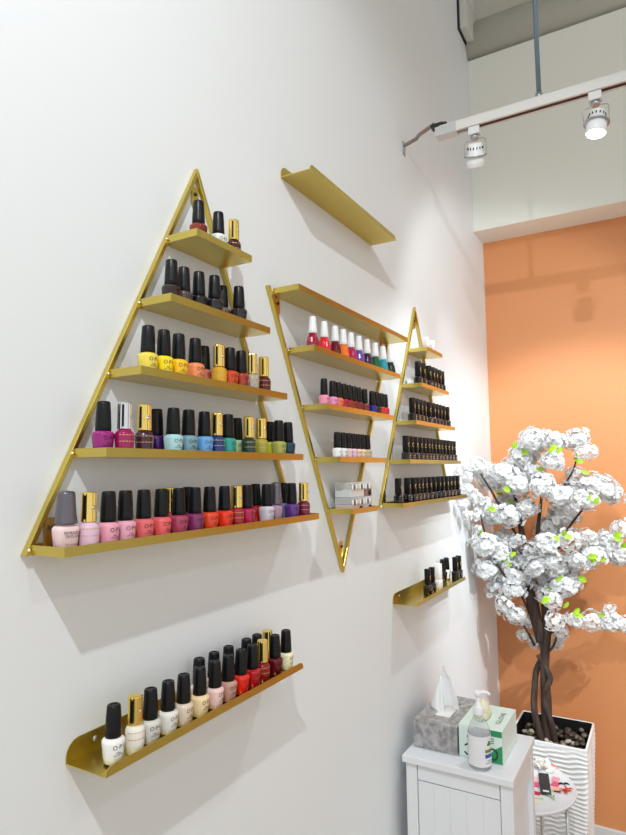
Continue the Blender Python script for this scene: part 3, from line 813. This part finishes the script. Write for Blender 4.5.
# glove box
M_GLV = mat('carton_mint',(224,242,234),.5)
t = thing('glove_box','mint and green glove carton on the cabinet beside the tissue box','glove box',(1.952,-.246,ZT))
GL,GW,GH = .095,.0640,.092
obj('carton',mesh(bx(-GL,GL,-GW,GW,0,GH),'carton',M_GLV,.0012),t)
def gflat(name,verts,m,lab=None):
    bm = bmesh.new(); 
    for q in verts: bm.faces.new([bm.verts.new(p) for p in q])
    return obj(name,mesh(bm,name,m),t,label=lab)
e = .0004
M_GRN = mat('carton_green',(46,150,92),.5); M_GRN2 = mat('carton_mid_green',(112,190,146),.5); M_DGT = mat('carton_dark_print',(38,60,56),.5); M_PALE = mat('carton_pale',(226,240,234),.5)
X0 = -GL-e
gflat('green_band',[[(X0,-GW+.001,GH-.001),(X0,.012,GH-.001),(X0,.006,GH-.018),(X0,-GW+.001,GH-.018)]],M_GRN,'green band along the front top')
gflat('green_panel',[[(X0,-GW+.001,.001),(X0,-.016,.001),(X0,-.038,.036),(X0,-GW+.001,.052)]],M_GRN,'green corner of the front print')
gflat('white_panel',[[(-GL+.002,-GW-e,.002),(GL-.002,-GW-e,.002),(GL-.002,-GW-e,GH-.002),(-GL+.002,-GW-e,GH-.002)]],M_PALE,'pale side panel')
bm = bmesh.new()
add_text(bm,['GLOVE'],.026,lambda x,z:(X0-.0002,-x,.060+z),scale=(1,.8))
add_text(bm,['GLOVE'],.030,lambda x,z:(x,-.040+z,GH+.0006),scale=(1,.7))
obj('lettering',mesh_text(bm,'lettering',M_DGT),t)
bm = bmesh.new()
for yc in (.036,-.036):
    pts = [(X0-.0006,yc+.013*math.cos(a),.024+.015*math.sin(a)) for a in [math.radians(40+290*i/18) for i in range(19)]]
    tube(bm,pts,6,radii=.0022)
obj('logo',mesh(bm,'logo',M_DGT),t,label='dark round logos on the front')
gflat('top_opening',[[(.045*math.cos(a)-.012,.020*math.sin(a)+.012,GH+.0005) for a in [2*PI*i/24 for i in range(24)]]],M_DGT,'oval opening')
def glove():
    bm = bmesh.new(); rnd = random.Random(5)
    lathe(bm,[(.030,0),(.036,.008),(.033,.020),(.024,.034),(.012,.044),(.003,.049)],28,sx=1.25,sy=.62)
    for v in bm.verts:
        a = math.atan2(v.co.y,v.co.x); k = 1+.10*math.sin(a*5+v.co.z*120)+.07*math.sin(a*9-v.co.z*200)
        v.co.x *= k; v.co.y *= k; v.co.x += .2*v.co.z
    return mesh(bm,'glove',mat('latex_cream',(236,230,200),.5,sub=.1))
obj('glove',glove(),t,(-.014,.012,GH+.0008),label='cream latex glove bulging from the opening')

# sanitizer bottle
t = thing('sanitizer_bottle','clear pump bottle of hand sanitizer at the cabinet front edge','bottle',(1.818,-.254,ZT),-1.08)
bm = bmesh.new(); lathe(bm,[(.028,0),(.0315,.003),(.032,.010),(.032,.098),(.0300,.108),(.0240,.122),(.0165,.134),(.0125,.142),(.0122,.150)],40)
obj('bottle_body',mesh(bm,'bottle_body',mat('sanitizer_clear',(236,240,242),.08,trans=.6,ior=1.1,alpha=.45)),t)
bm = bmesh.new(); lathe(bm,[(.0324,.012),(.0324,.094)],48,cap=False)
obj('label_sleeve',mesh(bm,'label_sleeve',mat('sleeve_white',(232,232,236),.35)),t,label='white printed label')
def band(z0,z1,a0,a1,m,name,lab):
    bm = bmesh.new(); k=8; r=.0327
    lo=[bm.verts.new((r*math.sin(a0+(a1-a0)*i/k),-r*math.cos(a0+(a1-a0)*i/k),z0)) for i in range(k+1)]
    hi=[bm.verts.new((r*math.sin(a0+(a1-a0)*i/k),-r*math.cos(a0+(a1-a0)*i/k),z1)) for i in range(k+1)]
    for i in range(k): bm.faces.new((lo[i],lo[i+1],hi[i+1],hi[i]))
    obj(name,mesh(bm,name,m),t,label=lab)
band(.050,.059,.25,1.15,mat('band_green',(120,150,60),.4),'label_band','green band')
band(.036,.046,.25,1.15,mat('band_blue',(52,84,168),.4),'label_band','blue band')
bm = bmesh.new()
for (dx,dz,r) in ((-.004,.072,.0048),(.004,.072,.0048),(0,.077,.0055)):
    c0 = bm.verts.new((.0328*math.sin(.72+dx/.0327),-.0328*math.cos(.72+dx/.0327),dz)); ring=[]
    for i in range(12):
        a=2*PI*i/12; xx=(dx+r*math.cos(a))/.0327+.72; ring.append(bm.verts.new((.0328*math.sin(xx),-.0328*math.cos(xx),dz+r*math.sin(a)*.8)))
    for i in range(12): bm.faces.new((c0,ring[i],ring[(i+1)%12]))
obj('tree_emblem',mesh(bm,'tree_emblem',mat('leaf_green_print',(70,140,60),.5)),t)
bm = bmesh.new()
add_text(bm,['HAND','SANITIZER'],.0055,lambda x,z:(.0329*math.sin(.7+x/.0329),-.0329*math.cos(.7+x/.0329),.0250+z))
add_text(bm,['ALOE'],.0065,lambda x,z:(.0329*math.sin(.7+x/.0329),-.0329*math.cos(.7+x/.0329),.0545+z))
obj('lettering',mesh_text(bm,'lettering',M_INK),t)
bm = bmesh.new(); lathe(bm,[(.0150,.146),(.0152,.148),(.0148,.166),(.0140,.168),(.0090,.169),(.0085,.178),(.0060,.179),(.0058,.196)],28)
obj('collar',mesh(bm,'collar',M_WHITEPL),t)
bm = bmesh.new(); lathe(bm,[(.0085,.196),(.0105,.198),(.0105,.207),(.0085,.210)],20)
tube(bm,smooth_path([(0,0,.204,.0055),(.014,0,.206,.0052),(.028,0,.204,.0046),(.035,0,.198,.0036)],3),12)
obj('pump_head',mesh(bm,'pump_head',M_WHITEPL),t)

# ---------------------------------------------------------------- round side table with nail samples
tz = .55; tcx, tcy, tr = 2.395,-.222,.2085
t = thing('round_side_table','small white round side table between cabinet and planter','table',(tcx,tcy,0))
bm = bmesh.new(); lathe(bm,[(tr-.006,tz-.008),(tr-.001,tz-.006),(tr,tz+.001),(tr-.002,tz+.0045),(tr-.006,tz+.004),(tr-.009,tz)],96)
obj('tabletop',mesh(bm,'tabletop',M_CAB),t)

M_LEG = mat('table_leg_white',(206,208,212),.35,.3)
for k in range(4):
    a = math.radians((262,342,82,162)[k]); r0=tr-.03
    bm = bmesh.new(); tube(bm,[(r0*math.cos(a),r0*math.sin(a),tz-.0085),(r0*1.02*math.cos(a),r0*1.02*math.sin(a),.0005)],12,radii=.0065)
    obj('leg',mesh(bm,'leg',M_LEG),t)
bm = bmesh.new(); pts=[((tr-.03)*math.cos(2*PI*i/48),(tr-.03)*math.sin(2*PI*i/48),tz-.0145) for i in range(49)]; tube(bm,pts,8,radii=.0055); obj('ring_support',mesh(bm,'ring_support',M_LEG),t)
tt = tz+.0003
def slab(name,label,cat,x,y,l,w,h,rz,m,z=tt,bev=.001,group=None):
    o = obj(name,mesh(bx(-l/2,l/2,-w/2,w/2,0,h),name,m,bev),None,(x,y,z)); o.rotation_euler=(0,0,rz); return tag(o,label,cat,group)
t = thing('sample_tray','black rectangular tray lying on the white round table','tray',(2.424,-.319,tt+.0012),.22)
obj('tray',mesh(bx(-.072,.072,-.018,.018,0,.010),'tray',mat('black_foam',(40,42,44),.6,noise=((70,72,74),160,(1,1,1),.2)),.002),t)
obj('sticker',mesh(bx(-.069,-.058,-.011,.009,.0101,.0105),'sticker',M_WHITEPL),t,label='white sticker at one end')
PK = [('hot',(226,96,140)),('rose',(240,160,176)),('blush',(246,200,196)),('peach',(246,190,160)),('rouge',(206,50,70))]
spots = [(2.485,-.348,.036,.026,'rose','rose pink sample card at the right of the black tray'),(2.448,-.352,.032,.026,'hot','hot pink sample card at the right of the black tray'),
 (2.412,-.360,.034,.026,'peach','peach sample card at the lower right of the black tray'),
 (2.450,-.284,.036,.022,'blush','blush sample card left of the black tray'),(2.412,-.290,.034,.022,'hot','hot pink sample card left of the black tray'),(2.352,-.304,.022,.022,'rouge','dark red sample card by the black tray lower left corner')]
for (x,y,l,w,c_,lab) in spots:
    slab('sample_card',lab,'sample card',x,y,l,w,.003,random.uniform(-.2,.2),mat('card_'+c_,dict(PK)[c_],.4),group='nail colour sample cards')
slab('sample_card','coral orange card at the far end of the round table','sample card',2.575,-.320,.034,.040,.004,.3,mat('card_coral',(240,140,110),.4),group='nail colour sample cards')
def petals(name,label,x,y,m,n,r,seed,flat=.4):
    rnd=random.Random(seed); bm=bmesh.new()
    for k in range(n):
        a=rnd.uniform(0,2*PI); d=rnd.uniform(0,r*.6); cx_,cy_=d*math.cos(a),d*math.sin(a); b=rnd.uniform(0,2*PI); L_=r*rnd.uniform(.5,.8)
        V=[(0,0,.0015),(L_*.5,L_*.25,.006*flat*2),(L_,0,.012*flat),(L_*.5,-L_*.25,.004)]
        q=[bm.verts.new((cx_+p[0]*math.cos(b)-p[1]*math.sin(b),cy_+p[0]*math.sin(b)+p[1]*math.cos(b),p[2]+k*.0004)) for p in V]
        bm.faces.new(q)
    geo=bmesh.ops.extrude_face_region(bm,geom=bm.faces[:])
    for v in geo['geom']:
        if isinstance(v,bmesh.types.BMVert): v.co.z+=.0008
    o=obj(name,mesh(bm,name,m),None,(x,y,tt)); return tag(o,label,'nail art')
petals('fabric_flower','red-orange petals lying at right on the round table',2.418,-.385,mat('petal_red',(222,66,34),.5),12,.030,2)
petals('fabric_leaf','pale green leaf scrap near the front of round table',2.345,-.362,mat('petal_green',(150,180,130),.5),5,.024,8)
petals('white_flower','white fabric flower behind the black tray on round table',2.545,-.285,mat('petal_white',(242,240,232),.6),26,.055,5,1.6)
def moustache():
    bm=bmesh.new(); pts=[(-.020,-.006,.003,.0012),(-.013,.002,.003,.0030),(-.005,.003,.003,.0032),(0,-.002,.003,.0022),(.006,.003,.003,.0032),(.014,.002,.003,.0028),(.020,-.005,.003,.0012)]
    tube(bm,smooth_path(pts,3),8); return mesh(bm,'nail_clip',M_BLACK)
o=obj('nail_clip',moustache(),None,(2.462,-.378,tt+.0008)); o.rotation_euler=(0,0,-1.1); tag(o,'small black wavy clip above the red petals on table','clip')
slab('nail_file','short black nail file between black tray and red petals','nail file',2.392,-.366,.005,.022,.002,.2,M_BLACK,tt+.0042)
slab('paper_sheet','white folded paper sheet at the front of the round table','paper',2.300,-.300,.045,.080,.0015,.35,mat('paper_white',(228,230,216),.7),group='paper sheets on the table')
slab('paper_sheet','thin green-edged paper strip on the white folded sheet','paper',2.312,-.296,.010,.072,.001,.30,mat('paper_green',(196,208,180),.7),tt+.0018,0,group='paper sheets on the table')

# ---------------------------------------------------------------- planter, pebbles, tree
PCX,PCY,PH = 2.818,-.288,.60
t = thing('planter','tall square white planter with wavy relief in the back corner','planter',(PCX,PCY,0))
def planter():
    bm=bmesh.new(); nz=190; seg=30
    def ring(z,hx,hy,rc,disp):
        pts=[]; per=[]
        # rounded square outline
        cs=[(hx-rc,hy-rc,0),(-hx+rc,hy-rc,90),(-hx+rc,-hy+rc,180),(hx-rc,-hy+rc,270)]
        for ci,(cx_,cy_,a0) in enumerate(cs):
            for k in range(6):
                a=math.radians(a0+90*k/5); per.append((cx_+rc*math.cos(a),cy_+rc*math.sin(a),math.cos(a),math.sin(a)))
            nx=cs[(ci+1)%4]; a=math.radians(a0+90)
            p0=(cx_+rc*math.cos(a),cy_+rc*math.sin(a)); p1=(nx[0]+rc*math.cos(a),nx[1]+rc*math.sin(a))
            for k in range(1,seg): 
                f=k/seg; per.append((p0[0]+(p1[0]-p0[0])*f,p0[1]+(p1[1]-p0[1])*f,math.cos(a),math.sin(a)))
        out=[]
        for (x,y,nx_,ny_) in per:
            s=math.atan2(y,x)
            d=0
            if disp:
                u=s*3.0
                w=z+.006*math.sin(u*1.3+z*11)+.0045*math.sin(u*2.9+1.7+z*23)+.003*math.sin(u*5.1+z*31)
                c=.5+.5*math.sin(w*2*PI/.0175)
                d=.0046*(c**1.6)*disp
            out.append(bm.verts.new((x+nx_*d,y+ny_*d,z)))
        return out
    rings=[]
    for i in range(nz+1):
        z=.001+(PH-.001)*i/nz; k=z/PH
        hx=.120+.030*k; hy=.120+.030*k
        env=min(1,(1-k)*14)*1.0
        rings.append(ring(z,hx,hy,.012,max(env,0.0) if i<nz else 0))
    rings.append(ring(PH+.0015,.149,.149,.012,0)); 
    for A,B in zip(rings,rings[1:]):
        n=len(A)
        for k in range(n):
            f=bm.faces.new((A[k],A[(k+1)%n],B[(k+1)%n],B[k])); f.smooth=True
    # inner lip: same outline inset
    inner=[]
    for z,h in ((PH+.0015,.1425),(PH,.1418)):
        inner.append(ring(z,h,h,.010,0))
    A=rings[-1]
    for B in inner:
        n=len(A)
        for k in range(n): bm.faces.new((A[k],A[(k+1)%n],B[(k+1)%n],B[k]))
        A=B
    return mesh(bm,'planter_shell',mat('planter_white',(236,238,240),.38))
obj('planter_shell',planter(),t)
bm=bmesh.new()
h0,h1=.1416,.134
for s in range(4):
    q=[(h0,h0),(-h0,h0),(-h0,-h0),(h0,-h0)]; q1=[(h1,h1),(-h1,h1),(-h1,-h1),(h1,-h1)]
    a,b=q[s],q[(s+1)%4]; c_,d=q1[(s+1)%4],q1[s]
    bm.faces.new([bm.verts.new(p) for p in ((a[0],a[1],PH-.0005),(b[0],b[1],PH-.0005),(c_[0],c_[1],PH-.13),(d[0],d[1],PH-.13))])
bm.faces.new([bm.verts.new((x,y,PH-.060)) for x,y in ((.137,.137),(-.137,.137),(-.137,-.137),(.137,-.137))])
obj('liner',mesh(bm,'liner',mat('liner_black',(14,14,15),.5)),t,label='black inner liner')

rnd=random.Random(12); PEB=[]
for k in range(4):
    bm=bmesh.new(); bmesh.ops.create_icosphere(bm,subdivisions=2,radius=1)
    ph=[rnd.uniform(0,6) for _ in range(3)]
    for v in bm.verts:
        n_=v.co.normalized(); v.co*=1+.16*math.sin(n_.x*2.3+ph[0])+.12*math.sin(n_.y*3+ph[1])
        v.co.z*=.62
    for f in bm.faces: f.smooth=True
    PEB.append(mesh(bm,'pebble',mat('pebble_%d'%k,[(128,120,104),(96,88,76),(158,150,134),(74,66,56)][k],.35,noise=([(92,84,72),(70,62,54),(190,184,170),(52,46,40)][k],60,(1,1,1),.2))))
placed=[]
for layer,zl in ((0,PH-.0600),(1,PH-.0460),(2,PH-.034)):
    tries=0
    while tries<700 and len(placed)<(58,96,112)[layer]:
        tries+=1
        x,y=rnd.uniform(-.120,.120),rnd.uniform(-.120,.120); r=rnd.uniform(.011,.0165)
        if math.hypot(x-.0,y-0)<.045: continue
        if layer==2 and (x<-.02 and rnd.random()<.5): continue
        zz=zl+r*.62+.0004
        if any((x-a)**2+(y-b)**2+((zz-c_)*1.3)**2<((r+q)*.93)**2 for a,b,c_,q in placed): continue
        placed.append((x,y,zz,r))
        o=obj('pebble',PEB[rnd.randrange(4)],None,(PCX+x,PCY+y,zz)); o.scale=(r,r*rnd.uniform(.8,1),r); o.rotation_euler=(rnd.uniform(-.3,.3),rnd.uniform(-.3,.3),rnd.uniform(0,6))
        tag(o,'grey-brown pebble lying in the black-lined white planter','pebble','pebbles in the planter')

# artificial blossom tree
M_BARK=mat('bark',(84,66,56),.75,noise=((44,34,30),24,(3,3,.5),.22),bump=(60,.5,.004,(1,1,.25)))
root=thing('blossom_tree','artificial tree of white blossoms with twisted dark trunk in the planter','tree',(PCX,PCY,PH-.0595))
off=Vector((PCX,PCY,PH-.0595))
def rel(p): return (p[0]-off.x,p[1]-off.y,p[2]-off.z)+tuple(p[3:])
for i,st in enumerate(STEMS):
    pts=[rel(p) for p in st]
    if i<3:
        p0=pts[0]; pts=[(p0[0]*.9+(0,.012,0)[i],p0[1],.001,p0[3]*1.05)]+pts
    pts=[p[:3]+(p[3]*(1.28 if i<4 else 1.1),) for p in pts]; path=smooth_path(pts,5)
    bm=bmesh.new(); tube(bm,path,12)
    for v in bm.verts:
        pass
    obj('trunk' if i<4 else 'branch',mesh(bm,'trunk' if i<4 else 'branch',M_BARK),root)
M_PET=mat('blossom_petal',(250,251,252),.6,sub=.0,trans=.0)
# thin petals let some light through
nt=M_PET.node_tree; b=nt.nodes['Principled BSDF']; tr_=nt.nodes.new('ShaderNodeBsdfTranslucent'); tr_.inputs[0].default_value=(.95,.96,.96,1)
mx=nt.nodes.new('ShaderNodeMixShader'); mx.inputs[0].default_value=.35; outn=nt.nodes['Material Output']
nt.links.new(b.outputs[0],mx.inputs[1]); nt.links.new(tr_.outputs[0],mx.inputs[2]); nt.links.new(mx.outputs[0],outn.inputs[0])
def flower(bm,c,n,r,rnd):
    n=n.normalized(); a=n.orthogonal().normalized(); b_=n.cross(a); rot=rnd.uniform(0,6)
    for lay,(cnt,L_,tilt) in enumerate(((5,1.0,.30),(5,.74,.75),(4,.46,1.15))):
        for k in range(cnt):
            t_=rot+lay*.6+2*PI*k/cnt+rnd.uniform(-.12,.12); d=a*math.cos(t_)+b_*math.sin(t_); s=n.cross(d)
            tl=tilt+rnd.uniform(-.2,.2); ct_,st_=math.cos(tl),math.sin(tl)
            ax=d*ct_+n*st_; up=n*ct_-d*st_; LL=r*L_*rnd.uniform(.9,1.08)
            rows=[]
            for (f,w,lift) in ((0.04,.10,0),(.45,.42,.10),(.82,.50,.06),(1.02,.30,-.06)):
                row=[]
                for g in (-1,0,1):
                    notch=-.10 if (f>1 and g==0) else 0
                    row.append(bm.verts.new(c+ax*(LL*(f+notch))+s*(LL*w*g)+up*(LL*(lift+(.12 if g else 0)*(1 if f<.9 else 1.4)+rnd.uniform(-.03,.03)))))
                rows.append(row)
            for R0,R1 in zip(rows,rows[1:]):
                for i in (0,1): bm.faces.new((R0[i],R0[i+1],R1[i+1],R1[i])).smooth=True
def cluster_mesh(seed,nf):
    rnd=random.Random(seed); bm=bmesh.new()
    for k in range(nf):
        z=1-2*(k+.5)/nf; ph=k*2.39996; rr=math.sqrt(1-z*z)
        n=Vector((rr*math.cos(ph),rr*math.sin(ph),z)); rad=rnd.choice((rnd.uniform(.45,.72),rnd.uniform(.6,.98)))
        flower(bm,Vector((n.x*rad,n.y*rad,n.z*rad*.85)),(n+Vector([rnd.uniform(-.35,.35) for _ in range(3)])),rnd.uniform(.27,.32),rnd)
    me=bpy.data.meshes.new('blossom_cluster'); bm.to_mesh(me); bm.free(); me.materials.append(M_PET); return me
CM=[cluster_mesh(20+i,54) for i in range(5)]; CS=[cluster_mesh(40+i,26) for i in range(3)]
rnd=random.Random(8)
for (x,y,z,r) in CLUSTERS:
    me=CM[rnd.randrange(5)] if r>.046 else CS[rnd.randrange(3)]
    o=obj('blossom_cluster',me,root,rel((x,y,z))); s=r*1.12; sx=(s*rnd.uniform(.85,1.05),s*rnd.uniform(.9,1.25),s*rnd.uniform(.75,1.1)); lim=(-y-.003)/1.27; o.scale=tuple(min(q,lim) for q in sx)
    o.rotation_euler=(rnd.uniform(-.4,.4),rnd.uniform(-.4,.4),rnd.uniform(0,6))
def leaf_mesh():
    bm=bmesh.new(); rows=[]
    for i in range(7):
        f=i/6; w=.30*math.sin(PI*min(1,f*.92+.04))**.8*(1 if i<6 else .05)
        rows.append([bm.verts.new((f,g*w,.10*math.sin(f*3)-.0+abs(g)*.08)) for g in (-1,0,1)])
    for A,B in zip(rows,rows[1:]):
        for i in (0,1): bm.faces.new((A[i],A[i+1],B[i+1],B[i])).smooth=True
    me=bpy.data.meshes.new('leaf'); bm.to_mesh(me); bm.free(); return me
LM=leaf_mesh(); LM.materials.append(mat('leaf_green',(186,220,50),.45,noise=((130,190,36),8,(1,1,1),.3)))
for (x,y,z) in LEAVES:
    for k in range(1+(rnd.random()<.45)):
        o=obj('leaf',LM,root,rel((x,y+rnd.uniform(-.006,.006),z+rnd.uniform(-.006,.006)))); s=rnd.uniform(.030,.042); o.scale=(s,s,s)
        # blades stand roughly upright, broad side to the room
        o.rotation_euler=(rnd.uniform(.9,2.0),rnd.uniform(-1.0,.6),rnd.uniform(-2.2,-.6))

# ---------------------------------------------------------------- lamps and daylight
P1,E1 = spot_head((TX,-.258,2.856),(TX+.62,-.10,1.75),'left white can spotlight on the track, lens turned away',True)
P2,E2 = spot_head((TX,-.632,2.856),(TX-.12,-.52,1.6),'right white can spotlight on the track with glowing lens',True)
COOL = (.91,.965,1)
spot('track_or_fill_lamp', P1, Vector((.80,-.12,-1)).normalized(), 21, 66, .6, .018, COOL)
spot('track_or_fill_lamp', P2, Vector((-.05,.30,-1)).normalized(), 29, 84, .7, .02, COOL)
# further heads, right of and behind the view; last lamp is an added fill
def aimed(p, q, *a): return spot('track_or_fill_lamp', Vector(p), (Vector(q)-Vector(p)).normalized(), *a)
aimed((2.0,-1.15,2.72), (2.85,0,1.95), 22, 84, .4, .02, COOL)
aimed((-.6,-1.02,3.47), (1.35,0,1.45), 145, 82, .6, .025, COOL)
aimed((.3,-1.9,3.2), (.7,0,1.3), 16, 80, .8, .05, COOL)
aimed((1.5,-1.9,3.0), (2.9,-.40,1.45), 200, 44, .6, .03, COOL)  # added unseen lamp, aimed at the tree crown to brighten the blossoms

w = bpy.data.worlds.new('daylight'); sc.world = w; w.use_nodes = True
bg = w.node_tree.nodes['Background']; bg.inputs[0].default_value = (.975,.99,1,1); bg.inputs[1].default_value = .90

# ---------------------------------------------------------------- camera
cam = bpy.data.cameras.new('camera'); co = bpy.data.objects.new('camera', cam); C.objects.link(co)
cam.sensor_fit = 'HORIZONTAL'; cam.sensor_width = 36; cam.lens = 609.464*36/626; cam.clip_start = .01
cam.shift_x = 0; cam.shift_y = 0
yaw, pitch, roll = math.radians(60.15214), math.radians(4.9568), math.radians(-.66814)
F = Vector((math.sin(yaw)*math.cos(pitch), math.cos(yaw)*math.cos(pitch), math.sin(pitch)))
R = Vector((math.cos(yaw), -math.sin(yaw), 0)); U = R.cross(F)
R2 = R*math.cos(roll)+U*math.sin(roll); U2 = -R*math.sin(roll)+U*math.cos(roll)
co.matrix_world = Matrix(((R2.x,U2.x,-F.x,0),(R2.y,U2.y,-F.y,-.758),(R2.z,U2.z,-F.z,1.70),(0,0,0,1)))
sc.camera = co
sc.view_settings.view_transform = 'Standard'; sc.view_settings.look = 'None'; sc.view_settings.gamma = 1
sc.view_settings.use_curve_mapping = False; sc.view_settings.exposure = 0
